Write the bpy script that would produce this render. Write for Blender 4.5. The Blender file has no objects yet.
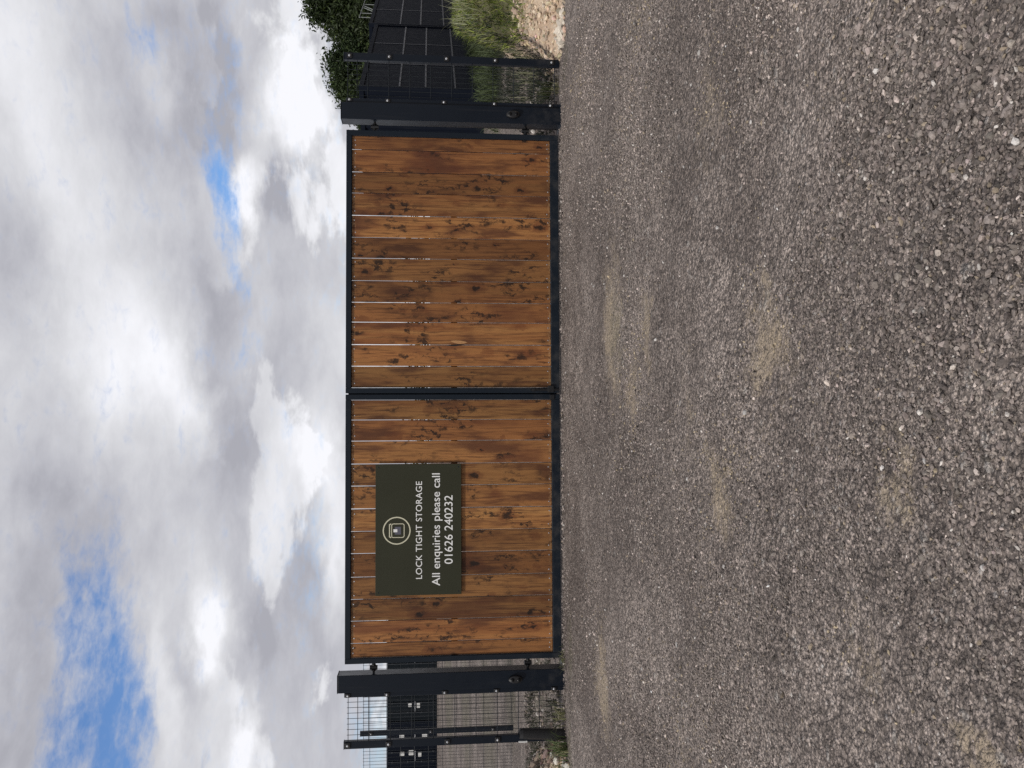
import bpy, math, random
import numpy as np
from mathutils import Vector, Matrix
random.seed(7); RNG = np.random.default_rng(11)
S = bpy.context.scene
COL = S.collection
R = math.radians

# ------------------------------------------------------------------ helpers
def ground_z(x, y):
    x = np.asarray(x, float); y = np.asarray(y, float)
    yy = np.clip(y, 0, 45)
    z = 0.011 * yy + 0.00038 * yy * yy
    u = (0.012 * np.sin(1.7 * x + 0.6 * y) + 0.010 * np.sin(2.9 * y - 1.1 * x + 1.0)
         + 0.006 * np.sin(5.3 * x + 4.1 * y + 2.0) + 0.005 * np.sin(-4.7 * x + 6.7 * y))
    w = np.clip((-y - 0.25) / 1.2, 0, 1)
    return z + u * w

def gz(x, y): return float(ground_z(x, y))

def link(o, parent=None):
    COL.objects.link(o)
    if parent is not None: o.parent = parent
    return o

def tag(o, label=None, cat=None, group=None, kind=None):
    if label: o['label'] = label
    if cat: o['category'] = cat
    if group: o['group'] = group
    if kind: o['kind'] = kind
    return o

def thing(name, loc, label, cat, group=None, rz=0):
    o = bpy.data.objects.new(name, None)
    o.empty_display_size = 0.2
    o.location = loc; o.rotation_euler = (0, 0, rz)
    link(o)
    return tag(o, label, cat, group)

class MB:
    """collects shapes, builds ONE mesh object"""
    def __init__(s): s.v = []; s.f = []; s.m = []; s.a = []; s.sm = []
    def add(s, vs, fs, mi=0, a=0.0, smooth=False):
        b = len(s.v)
        s.v += [tuple(v) for v in vs]; s.f += [tuple(b + i for i in f) for f in fs]
        s.m += [mi] * len(fs); s.a += [a] * len(vs); s.sm += [smooth] * len(fs)
    def box(s, x0, x1, y0, y1, z0, z1, bev=0.0, mi=0, a=0.0, M=None):
        if x0 > x1: x0, x1 = x1, x0
        if y0 > y1: y0, y1 = y1, y0
        if z0 > z1: z0, z1 = z1, z0
        b = min(bev, (x1 - x0) * .45, (y1 - y0) * .45, (z1 - z0) * .45)
        if b <= 0:
            vs = [(x, y, z) for x in (x0, x1) for y in (y0, y1) for z in (z0, z1)]
            fs = [(0, 1, 3, 2), (4, 6, 7, 5), (0, 4, 5, 1), (2, 3, 7, 6), (0, 2, 6, 4), (1, 5, 7, 3)]
        else:
            import bmesh
            bm = bmesh.new()
            bmesh.ops.create_cube(bm, size=1)
            for v in bm.verts:
                v.co = Vector((x0 + (v.co.x + .5) * (x1 - x0), y0 + (v.co.y + .5) * (y1 - y0), z0 + (v.co.z + .5) * (z1 - z0)))
            bmesh.ops.bevel(bm, geom=bm.edges[:], offset=b, segments=2, affect='EDGES', profile=.5)
            bm.verts.index_update()
            vs = [v.co.copy() for v in bm.verts]; fs = [[v.index for v in f.verts] for f in bm.faces]
            bm.free()
        if M is not None: vs = [M @ Vector(v) for v in vs]
        s.add(vs, fs, mi, a)
    def tube(s, p0, p1, r, n=8, r1=None, mi=0, cap=True, smooth=True):
        p0 = Vector(p0); p1 = Vector(p1); d = (p1 - p0)
        if d.length < 1e-6: return
        d.normalize()
        u = d.orthogonal().normalized(); w = d.cross(u)
        r1 = r if r1 is None else r1
        vs = []
        for p, rr in ((p0, r), (p1, r1)):
            for i in range(n):
                t = 2 * math.pi * i / n
                vs.append(p + (u * math.cos(t) + w * math.sin(t)) * rr)
        fs = [(i, (i + 1) % n, n + (i + 1) % n, n + i) for i in range(n)]
        s.add(vs, fs, mi, 0, smooth)
        if cap: s.add(vs, [tuple(range(n))[::-1], tuple(range(n, 2 * n))], mi, 0, False)
    def path(s, pts, rads, n=8, mi=0):
        for i in range(len(pts) - 1):
            s.tube(pts[i], pts[i + 1], rads[i], n, rads[i + 1], mi, cap=True)
    def lathe(s, c, prof, axis='y', n=24, sx=1, sz=1, mi=0):
        """profile of (radius, offset along axis); ellipse scale sx,sz across"""
        vs = []; fs = []
        for (r, o) in prof:
            for i in range(n):
                t = 2 * math.pi * i / n
                a, b = r * math.cos(t) * sx, r * math.sin(t) * sz
                vs.append((c[0] + a, c[1] + o, c[2] + b) if axis == 'y' else (c[0] + a, c[1] + b, c[2] + o))
        for k in range(len(prof) - 1):
            for i in range(n):
                j = (i + 1) % n
                fs.append((k * n + i, k * n + j, (k + 1) * n + j, (k + 1) * n + i))
        fs.append(tuple(range(n))); fs.append(tuple(range((len(prof) - 1) * n, len(prof) * n))[::-1])
        s.add(vs, fs, mi, 0, False)
    def build(s, name, mats, parent=None, attr=None):
        me = bpy.data.meshes.new(name)
        me.from_pydata(s.v, [], s.f)
        for m in (mats if isinstance(mats, (list, tuple)) else [mats]): me.materials.append(m)
        me.polygons.foreach_set('material_index', s.m)
        me.polygons.foreach_set('use_smooth', s.sm)
        if attr:
            at = me.attributes.new(attr, 'FLOAT', 'POINT'); at.data.foreach_set('value', s.a)
        import bmesh
        bm = bmesh.new(); bm.from_mesh(me); bmesh.ops.recalc_face_normals(bm, faces=bm.faces); bm.to_mesh(me); bm.free()
        me.update()
        o = bpy.data.objects.new(name, me)
        return link(o, parent)

def np_mesh(name, V, F, mat, color=None, parent=None, smooth=False):
    me = bpy.data.meshes.new(name)
    nv, nf, k = len(V), len(F), F.shape[1]
    me.vertices.add(nv); me.vertices.foreach_set('co', np.ascontiguousarray(V, np.float32).ravel())
    me.loops.add(nf * k); me.loops.foreach_set('vertex_index', np.ascontiguousarray(F, np.int32).ravel())
    me.polygons.add(nf); me.polygons.foreach_set('loop_start', np.arange(0, nf * k, k, dtype=np.int32))
    me.polygons.foreach_set('loop_total', np.full(nf, k, np.int32))
    me.polygons.foreach_set('use_smooth', np.full(nf, smooth))
    me.materials.append(mat)
    if color is not None:
        at = me.color_attributes.new('tint', 'FLOAT_COLOR', 'POINT')
        c = np.ones((nv, 4), np.float32); c[:, :3] = color
        at.data.foreach_set('color', c.ravel())
    me.update(calc_edges=True); me.validate()
    return link(bpy.data.objects.new(name, me), parent)

# ------------------------------------------------------------------ node helpers
class NT:
    def __init__(s, tree): s.t = tree; s.n = tree.nodes; s.l = tree.links
    def new(s, typ, **kw):
        n = s.n.new(typ)
        for k, v in kw.items(): setattr(n, k, v)
        return n
    def put(s, sock, v):
        if v is None: return
        if hasattr(v, 'is_output'): s.l.new(v, sock)
        else: sock.default_value = v
    def math(s, op, a, b=None, c=None, clamp=False):
        n = s.new('ShaderNodeMath', operation=op, use_clamp=clamp)
        for i, v in enumerate((a, b, c)):
            if v is not None: s.put(n.inputs[i], v)
        return n.outputs[0]
    def vmath(s, op, a, b=None):
        n = s.new('ShaderNodeVectorMath', operation=op)
        s.put(n.inputs[0], a)
        if b is not None: s.put(n.inputs[1], b)
        return n.outputs['Value'] if op in ('LENGTH', 'DOT_PRODUCT', 'DISTANCE') else n.outputs[0]
    def noise(s, vec, scale, detail=4, rough=.55, dist=0, lac=2.0, out=0):
        n = s.new('ShaderNodeTexNoise'); s.put(n.inputs['Vector'], vec)
        n.inputs['Scale'].default_value = scale; n.inputs['Detail'].default_value = detail
        n.inputs['Roughness'].default_value = rough; n.inputs['Distortion'].default_value = dist
        n.inputs['Lacunarity'].default_value = lac
        return n.outputs[out]
    def voro(s, vec, scale, feature='F1', rnd=1, dims='3D'):
        n = s.new('ShaderNodeTexVoronoi', feature=feature, voronoi_dimensions=dims); s.put(n.inputs['Vector'], vec)
        n.inputs['Scale'].default_value = scale; n.inputs['Randomness'].default_value = rnd
        return n
    def ramp(s, fac, stops, interp='LINEAR'):
        n = s.new('ShaderNodeValToRGB'); n.color_ramp.interpolation = interp
        e = n.color_ramp.elements
        while len(e) < len(stops): e.new(.5)
        for el, (p, c) in zip(e, stops):
            el.position = p
            el.color = (c, c, c, 1) if isinstance(c, (int, float)) else (*c, 1)
        s.put(n.inputs[0], fac)
        return n.outputs[0]
    def mix(s, fac, a, b, blend='MIX'):
        n = s.new('ShaderNodeMix', data_type='RGBA', blend_type=blend)
        s.put(n.inputs[0], fac)
        for i, v in ((6, a), (7, b)):
            if isinstance(v, tuple) and len(v) == 3: v = (*v, 1)
            s.put(n.inputs[i], v)
        return n.outputs[2]
    def mapr(s, v, a, b, c, d, smooth=True):
        n = s.new('ShaderNodeMapRange', interpolation_type='SMOOTHSTEP' if smooth else 'LINEAR')
        for i, x in enumerate((v, a, b, c, d)): s.put(n.inputs[i], x)
        return n.outputs[0]
    def comb(s, x, y, z):
        n = s.new('ShaderNodeCombineXYZ')
        for i, v in enumerate((x, y, z)): s.put(n.inputs[i], v)
        return n.outputs[0]
    def sep(s, v):
        n = s.new('ShaderNodeSeparateXYZ'); s.put(n.inputs[0], v); return n.outputs
    def blob(s, vec, loc, scale, rot=0.0):
        m = s.new('ShaderNodeMapping', vector_type='TEXTURE'); s.put(m.inputs[0], vec)
        m.inputs['Location'].default_value = loc; m.inputs['Scale'].default_value = scale
        m.inputs['Rotation'].default_value = (0, 0, rot)
        g = s.new('ShaderNodeTexGradient', gradient_type='SPHERICAL'); s.l.new(m.outputs[0], g.inputs[0])
        return s.mapr(g.outputs[1], 0, 1, 0, 1)
    def bump(s, h, strength=.5, dist=.01, normal=None):
        n = s.new('ShaderNodeBump'); s.put(n.inputs['Height'], h)
        n.inputs['Strength'].default_value = strength; n.inputs['Distance'].default_value = dist
        if normal is not None: s.put(n.inputs['Normal'], normal)
        return n.outputs[0]

def material(name):
    m = bpy.data.materials.new(name); m.use_nodes = True
    t = NT(m.node_tree); b = m.node_tree.nodes['Principled BSDF']
    pos = t.new('ShaderNodeNewGeometry').outputs['Position']
    return m, t, b, pos

def simple(name, col, rough=.5, metal=0, var=.25, vscale=6, bump=0, bscale=60, spec=.5, fine=0):
    m, t, b, pos = material(name)
    f = t.noise(pos, vscale, 5, .6)
    c = t.mix(f, tuple(x * (1 - var) for x in col), tuple(x * (1 + var) for x in col))
    if fine:
        g = t.noise(pos, 140, 3, .7)
        c = t.mix(t.mapr(g, .35, .7, 0, fine), c, tuple(x * .4 for x in col))
    t.put(b.inputs['Base Color'], c)
    t.put(b.inputs['Roughness'], t.mapr(f, .3, .7, rough * .85, min(1, rough * 1.15)))
    b.inputs['Metallic'].default_value = metal
    b.inputs['Specular IOR Level'].default_value = spec
    if bump: t.put(b.inputs['Normal'], t.bump(t.noise(pos, bscale, 4, .6), bump, .004))
    return m

# ------------------------------------------------------------------ materials
def dusty_paint(name, col, rough=.38, dust=.35, spec=.22):
    m, t, b, pos = material(name)
    z = t.sep(pos)[2]
    n = t.noise(pos, 9, 6, .65)
    base = t.mix(t.noise(pos, 2.3, 3), tuple(c * .85 for c in col), tuple(c * 1.2 for c in col))
    # splashed dust near the ground
    d = t.math('MULTIPLY', t.mapr(z, .0, .45, 1, 0), t.mapr(n, .42, .72, 0, 1))
    st = t.noise(t.vmath('MULTIPLY', pos, (30, 30, 1.5)), 1, 4, .6)
    d = t.math('ADD', t.math('MULTIPLY', d, dust), t.math('MULTIPLY', t.mapr(st, .55, .8, 0, 1), .05))
    t.put(b.inputs['Base Color'], t.mix(d, base, (.14, .125, .11)))
    t.put(b.inputs['Roughness'], t.math('ADD', t.mapr(n, .3, .7, rough, rough + .12), t.math('MULTIPLY', d, .4)))
    t.put(b.inputs['Normal'], t.bump(t.noise(pos, 260, 2, .5), .05, .001))
    b.inputs['Specular IOR Level'].default_value = spec
    return m

M_PAINT = dusty_paint('anthracite_paint', (.0062, .0106, .0172), .42, .18)
M_POST = dusty_paint('post_paint', (.0058, .0090, .0150), .24, .16)
M_BLACK = simple('black_plastic', (.006, .006, .007), .45, bump=.1)
M_GLASS = simple('black_lens', (.004, .004, .005), .35, spec=.2)
M_ZINC = simple('galvanised_steel', (.55, .56, .58), .38, .85, .2, 40)
M_WIRE = dusty_paint('wire_coating', (.016, .020, .024), .4, .2)
M_CONT = None

def wood():
    m, t, b, pos = material('stained_timber')
    r = t.new('ShaderNodeAttribute', attribute_name='board').outputs['Fac']
    x, y, z = t.sep(pos)
    r2 = t.math('FRACT', t.math('MULTIPLY', r, 17.31)); r3 = t.math('FRACT', t.math('MULTIPLY', r, 53.7))
    # board coordinates, different for each board, grain along z
    px = t.math('ADD', x, t.math('MULTIPLY', r, 37.0)); pz = t.math('ADD', z, t.math('MULTIPLY', r2, 19.0))
    P = t.comb(px, y, pz)
    warp = t.noise(t.vmath('MULTIPLY', P, (5, 5, 1.6)), 1, 3, .5, out=1)
    Pw = t.vmath('ADD', P, t.vmath('MULTIPLY', t.vmath('SUBTRACT', warp, (.5, .5, .5)), (.05, .05, .12)))
    grain = t.noise(t.vmath('MULTIPLY', Pw, (70, 70, 2.2)), 1, 5, .6, .3)
    rings = t.noise(t.vmath('MULTIPLY', Pw, (16, 16, .55)), 1, 3, .5, .6)
    mott = t.noise(t.vmath('MULTIPLY', P, (5.5, 5.5, 1.3)), 1, 5, .6)
    stain = t.noise(t.vmath('MULTIPLY', P, (2.2, 2, .8)), 1, 4, .62)
    c1 = t.mix(r3, (.285, .112, .036), (.355, .180, .060))
    c2 = t.mix(r2, (.205, .072, .023), (.260, .118, .038))
    c = t.mix(t.mapr(rings, .3, .7, 0, 1), c1, c2)
    c = t.mix(t.mapr(grain, .45, .70, 0, .75), c, (.06, .019, .008))
    c = t.mix(t.mapr(mott, .48, .66, 0, .85), c, (.075, .026, .012))
    c = t.mix(t.mapr(mott, .42, .25, 0, .45), c, (.33, .135, .045))
    c = t.mix(t.mapr(stain, .52, .68, 0, .6), c, (.090, .026, .012))
    # knots, large
    wv = t.vmath('MULTIPLY', t.vmath('SUBTRACT', t.noise(P, 26, 4, .6, out=1), (.5, .5, .5)), (.075, 0, .10))
    Pk = t.vmath('MULTIPLY', t.vmath('ADD', P, wv), (8.5, 0.001, 4.6))
    vk = t.voro(Pk, 1)
    kr = t.sep(vk.outputs['Color'])
    size = t.mapr(kr[0], .45, 1, .0, .30, False)
    k = t.mapr(vk.outputs['Distance'], t.math('MULTIPLY', size, .45), size, 1, 0)
    halo = t.mapr(vk.outputs['Distance'], size, t.math('MULTIPLY', size, 2.4), .55, 0)
    halo = t.math('MULTIPLY', halo, t.mapr(kr[0], .5, .6, 0, 1))
    # knot clusters, blotchy
    nb = t.noise(t.vmath('MULTIPLY', t.vmath('ADD', P, wv), (21, 1, 9.5)), 1, 6, .66, .5)
    clus = t.noise(t.vmath('MULTIPLY', P, (4.4, 1, 2.0)), 1, 3, .5)
    k2 = t.math('MULTIPLY', t.mapr(nb, .49, .60, 0, 1), t.mapr(clus, .48, .60, 0, 1))
    c = t.mix(halo, c, (.12, .037, .013))
    c = t.mix(t.math('MULTIPLY', k2, .92), c, (.016, .008, .005))
    c = t.mix(t.math('MULTIPLY', k, .9), c, (.012, .006, .004))
    # pale weathered ends of the boards
    e = t.math('MAXIMUM', t.mapr(z, .135, .10, 0, 1), t.mapr(z, 1.955, 1.985, 0, 1))
    e = t.math('MULTIPLY', e, t.mapr(t.noise(P, 60, 3, .6), .45, .6, 0, .7))
    c = t.mix(e, c, (.36, .22, .11))
    c = t.mix(1.0, c, t.comb(*[t.mapr(t.new('ShaderNodeAttribute', attribute_name='board').outputs['Fac'], 0, 1, .56, 1.30, False)] * 3), 'MULTIPLY')
    t.put(b.inputs['Base Color'], c)
    t.put(b.inputs['Roughness'], t.mapr(grain, .3, .7, .5, .68))
    b.inputs['Specular IOR Level'].default_value = .3
    h = t.math('ADD', t.math('MULTIPLY', grain, .6), t.math('MULTIPLY', k, -.5))
    t.put(b.inputs['Normal'], t.bump(h, .35, .004))
    return m
M_WOOD = wood()
M_WOODPALE = simple('split_timber', (.42, .22, .09), .7, 0, .3, 50)

M_SIGN = simple('sign_green', (.0275, .0285, .0145), .5, 0, .08, 3, spec=.3)
M_WHITE = simple('white_vinyl', (.80, .80, .78), .45, 0, .03, 8)
M_BEIGE = simple('beige_vinyl', (.60, .58, .43), .45, 0, .06, 8)
M_GREYLILAC = simple('grey_vinyl', (.10, .10, .13), .45, 0, .06, 8)
M_RAIL = simple('pale_railing_paint', (.20, .215, .205), .5, 0, .2, 10)
M_PLATE = simple('white_marking', (.62, .62, .60), .5, 0, .2, 5)

def stone_mat(name, rough=.85):
    m, t, b, pos = material(name)
    c = t.new('ShaderNodeAttribute', attribute_name='tint').outputs['Color']
    n = t.noise(pos, 220, 4, .65)
    c = t.mix(1.0, c, t.ramp(n, [(.25, .62), (.75, 1.35)]), 'MULTIPLY')
    t.put(b.inputs['Base Color'], c); b.inputs['Roughness'].default_value = rough
    b.inputs['Specular IOR Level'].default_value = .3
    t.put(b.inputs['Normal'], t.bump(n, .4, .003))
    return m
M_STONE = stone_mat('crushed_stone')

# sandy and mossy patches of the drive: (x, y, rx, ry, rot, strength)
SAND = [(.40, -2.30, .95, .42, .12, .9), (-.05, -2.85, .35, .25, 0, .7), (.30, -3.20, .50, .26, .2, .75), (.05, -5.02, .42, .30, .3, .95), (1.15, -4.4, .5, .35, -.3, .4),
        (-.56, -4.50, .34, .28, .4, .85), (-.40, -5.93, .20, .12, .2, .8), (-2.15, -1.95, .62, .45, .2, .95), (-.98, -6.30, .15, .13, 0, 1.0), (-.95, -5.75, .22, .2, .3, .5),
        (.98, -5.86, .12, .12, 0, .8), (2.15, -3.25, .32, .30, 0, .35), (-.2, -4.05, .5, .3, .2, .35), (-2.0, -4.0, .6, .4, .3, .3), (2.6, -1.1, .8, .35, 0, .25)]
MOSS = [(-2.35, -.42, .75, .20, 0, .75), (.35, -2.45, .6, .25, .1, .5), (3.1, -.35, .5, .2, 0, .6), (-3.3, -.35, .6, .25, 0, .8), (2.3, -3.2, .4, .3, 0, .3),
        (-6.2, 9.0, 2.2, 3.2, 0, .9), (-8.5, 16.0, 3.0, 4.0, 0, .8), (-4.4, 4.8, 1.3, 1.6, 0, .8), (-11, 26, 4.5, 6, 0, .9), (-3.4, 1.6, 1.4, 1.2, 0, .8), (5.2, 6.8, 2.0, 2.2, 0, .9)]

def ground_mat():
    m, t, b, pos = material('gravel_ground')
    px, py, _ = t.sep(pos)
    P = t.comb(px, py, 0.0)
    big = t.noise(P, .75, 6, .68, .5)
    mid = t.noise(P, 3.2, 5, .62)
    vA = t.voro(P, 34); vB = t.voro(P, 75); vC = t.voro(P, 170)
    cellA = t.sep(vA.outputs['Color'])[0]; cellB = t.sep(vB.outputs['Color'])[0]; cellC = t.sep(vC.outputs['Color'])[0]
    c = t.mix(t.mapr(big, .32, .68, 0, 1), (.185, .153, .135), (.405, .345, .308))
    c = t.mix(t.mapr(mid, .35, .7, 0, .55), c, (.135, .110, .098))
    def mul(c, f, lo, hi, w=1.0):
        return t.mix(w, c, t.comb(*[t.mapr(f, 0, 1, lo, hi, False)] * 3), 'MULTIPLY')
    c = mul(c, cellA, .70, 1.30); c = mul(c, cellB, .62, 1.38); c = mul(c, cellC, .7, 1.3)
    # pale single stones
    c = t.mix(t.mapr(cellB, .975, .982, 0, .7), c, (.40, .37, .35))
    c = t.mix(t.mapr(cellA, .986, .99, 0, .7), c, (.42, .39, .36))
    # dark crevices between stones
    cre = t.mapr(vB.outputs['Distance'], .36, .70, 0, .65)
    c = t.mix(cre, c, (.045, .038, .036))
    warp = t.vmath('ADD', P, t.vmath('MULTIPLY', t.vmath('SUBTRACT', t.noise(P, 4, 5, .65, out=1), (.5, .5, .5)), (.9, .7, 0)))
    def patches(lst):
        acc = None
        for (x, y, rx, ry, rot, s) in lst:
            g = t.math('MULTIPLY', t.blob(warp, (x, y, 0), (rx, ry, 1), rot), s)
            acc = g if acc is None else t.math('MAXIMUM', acc, g)
        return acc
    gr = t.noise(P, 38, 4, .7)
    sm = t.math('MULTIPLY', t.mapr(t.math('ADD', patches(SAND), t.math('MULTIPLY', t.math('SUBTRACT', t.noise(P, 6.5, 8, .78), .5), 2.3)), .15, .95, 0, .85), t.mapr(gr, .35, .58, .4, .95))
    sandc = t.mix(t.noise(P, 2.1, 3), (.430, .362, .262), (.390, .305, .225))
    sandc = mul(sandc, cellC, .7, 1.25)
    c = t.mix(sm, c, sandc)
    mm = t.math('MULTIPLY', t.mapr(patches(MOSS), .05, .8, 0, 1), t.mapr(gr, .4, .6, .2, .7))
    c = t.mix(mm, c, mul((.120, .115, .072, 1), cellC, .6, 1.3))
    t.put(b.inputs['Base Color'], c); b.inputs['Roughness'].default_value = .9
    b.inputs['Specular IOR Level'].default_value = .25
    h = t.math('ADD', t.math('MULTIPLY', vA.outputs['Distance'], -.9),
               t.math('ADD', t.math('MULTIPLY', vB.outputs['Distance'], -.6), t.math('MULTIPLY', vC.outputs['Distance'], -.25)))
    h = t.math('ADD', h, t.math('MULTIPLY', cellA, .35))
    t.put(b.inputs['Normal'], t.bump(h, 1.0, .022))
    return m
M_GROUND = ground_mat()

def bank_mat():
    m, t, b, pos = material('spoil_earth')
    n = t.noise(pos, 3, 6, .65); n2 = t.noise(pos, 26, 5, .7)
    v = t.voro(pos, 32)
    c = t.mix(t.mapr(n, .35, .65, 0, 1), (.46, .335, .235), (.58, .455, .33))
    c = t.mix(t.mapr(n2, .5, .72, 0, .7), c, (.20, .145, .095))
    c = t.mix(t.mapr(t.sep(v.outputs['Color'])[0], .7, .95, 0, .6), c, (.55, .46, .36))
    z = t.sep(pos)[2]
    soil = t.mapr(t.math('ADD', z, t.math('MULTIPLY', n, .25)), .38, .54, 0, .9)
    c = t.mix(soil, c, (.075, .080, .032))
    t.put(b.inputs['Base Color'], c); b.inputs['Roughness'].default_value = .95
    t.put(b.inputs['Normal'], t.bump(t.math('ADD', n2, t.math('MULTIPLY', v.outputs['Distance'], -.6)), .8, .03))
    return m
M_BANK = bank_mat()

def leaf_mat(name, rough=.55, trans=.25):
    m, t, b, pos = material(name)
    c = t.new('ShaderNodeAttribute', attribute_name='tint').outputs['Color']
    c = t.mix(1.0, c, t.ramp(t.noise(pos, 40, 2), [(.3, .75), (.7, 1.25)]), 'MULTIPLY')
    t.put(b.inputs['Base Color'], c); b.inputs['Roughness'].default_value = rough
    b.inputs['Specular IOR Level'].default_value = .3
    tr = t.new('ShaderNodeBsdfTranslucent'); t.put(tr.inputs[0], c)
    mx = t.new('ShaderNodeMixShader'); mx.inputs[0].default_value = trans
    t.l.new(b.outputs[0], mx.inputs[1]); t.l.new(tr.outputs[0], mx.inputs[2])
    t.l.new(mx.outputs[0], m.node_tree.nodes['Material Output'].inputs[0])
    return m
M_LEAF = leaf_mat('leaf'); M_GRASS = leaf_mat('grass_blade', .6, .35)
M_BARK = simple('bark', (.075, .058, .042), .9, 0, .35, 12, .6, 30)

# ------------------------------------------------------------------ camera
P_CAM = [-0.2121883199786291, -8.126688792198404, 1.2578671160748154, 0.09593284610811789, -0.0006527242189590719, 0.037540024879364996]
def make_camera():
    cx, cy, cz, pitch, roll, yaw = P_CAM
    F = Vector((math.sin(yaw) * math.cos(pitch), math.cos(yaw) * math.cos(pitch), -math.sin(pitch)))
    Rt = Vector((math.cos(yaw), -math.sin(yaw), 0)); Up = Rt.cross(F)
    c, s = math.cos(roll), math.sin(roll)
    R2 = Rt * c + Up * s; U2 = Up * c - Rt * s
    cam = bpy.data.cameras.new('camera'); o = bpy.data.objects.new('camera', cam); COL.objects.link(o)
    X, Y, Z = -U2, R2, -F                      # phone held upright, picture stored on its side
    o.matrix_world = Matrix(((X.x, Y.x, Z.x, cx), (X.y, Y.y, Z.y, cy), (X.z, Y.z, Z.z, cz), (0, 0, 0, 1)))
    cam.sensor_fit = 'HORIZONTAL'; cam.sensor_width = 36; cam.lens = 850 * 36 / 1024
    cam.clip_start = .05; cam.clip_end = 3000
    S.camera = o
make_camera()

# ------------------------------------------------------------------ sky
SUN_EL, SUN_AZ = R(46), R(230)                # azimuth from +Y clockwise: behind the camera, to the left
def sky_dir(U, V):
    """direction (azimuth, elevation) of a feature of the cloudscape"""
    cx, cy, cz, pitch, roll, yaw = P_CAM
    F = Vector((math.sin(yaw) * math.cos(pitch), math.cos(yaw) * math.cos(pitch), -math.sin(pitch)))
    Rt = Vector((math.cos(yaw), -math.sin(yaw), 0)); Up = Rt.cross(F)
    d = (F + Rt * ((U - 384) / 850) - Up * ((V - 512) / 850)).normalized()
    return math.atan2(d.x, d.y), math.asin(d.z)

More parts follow.
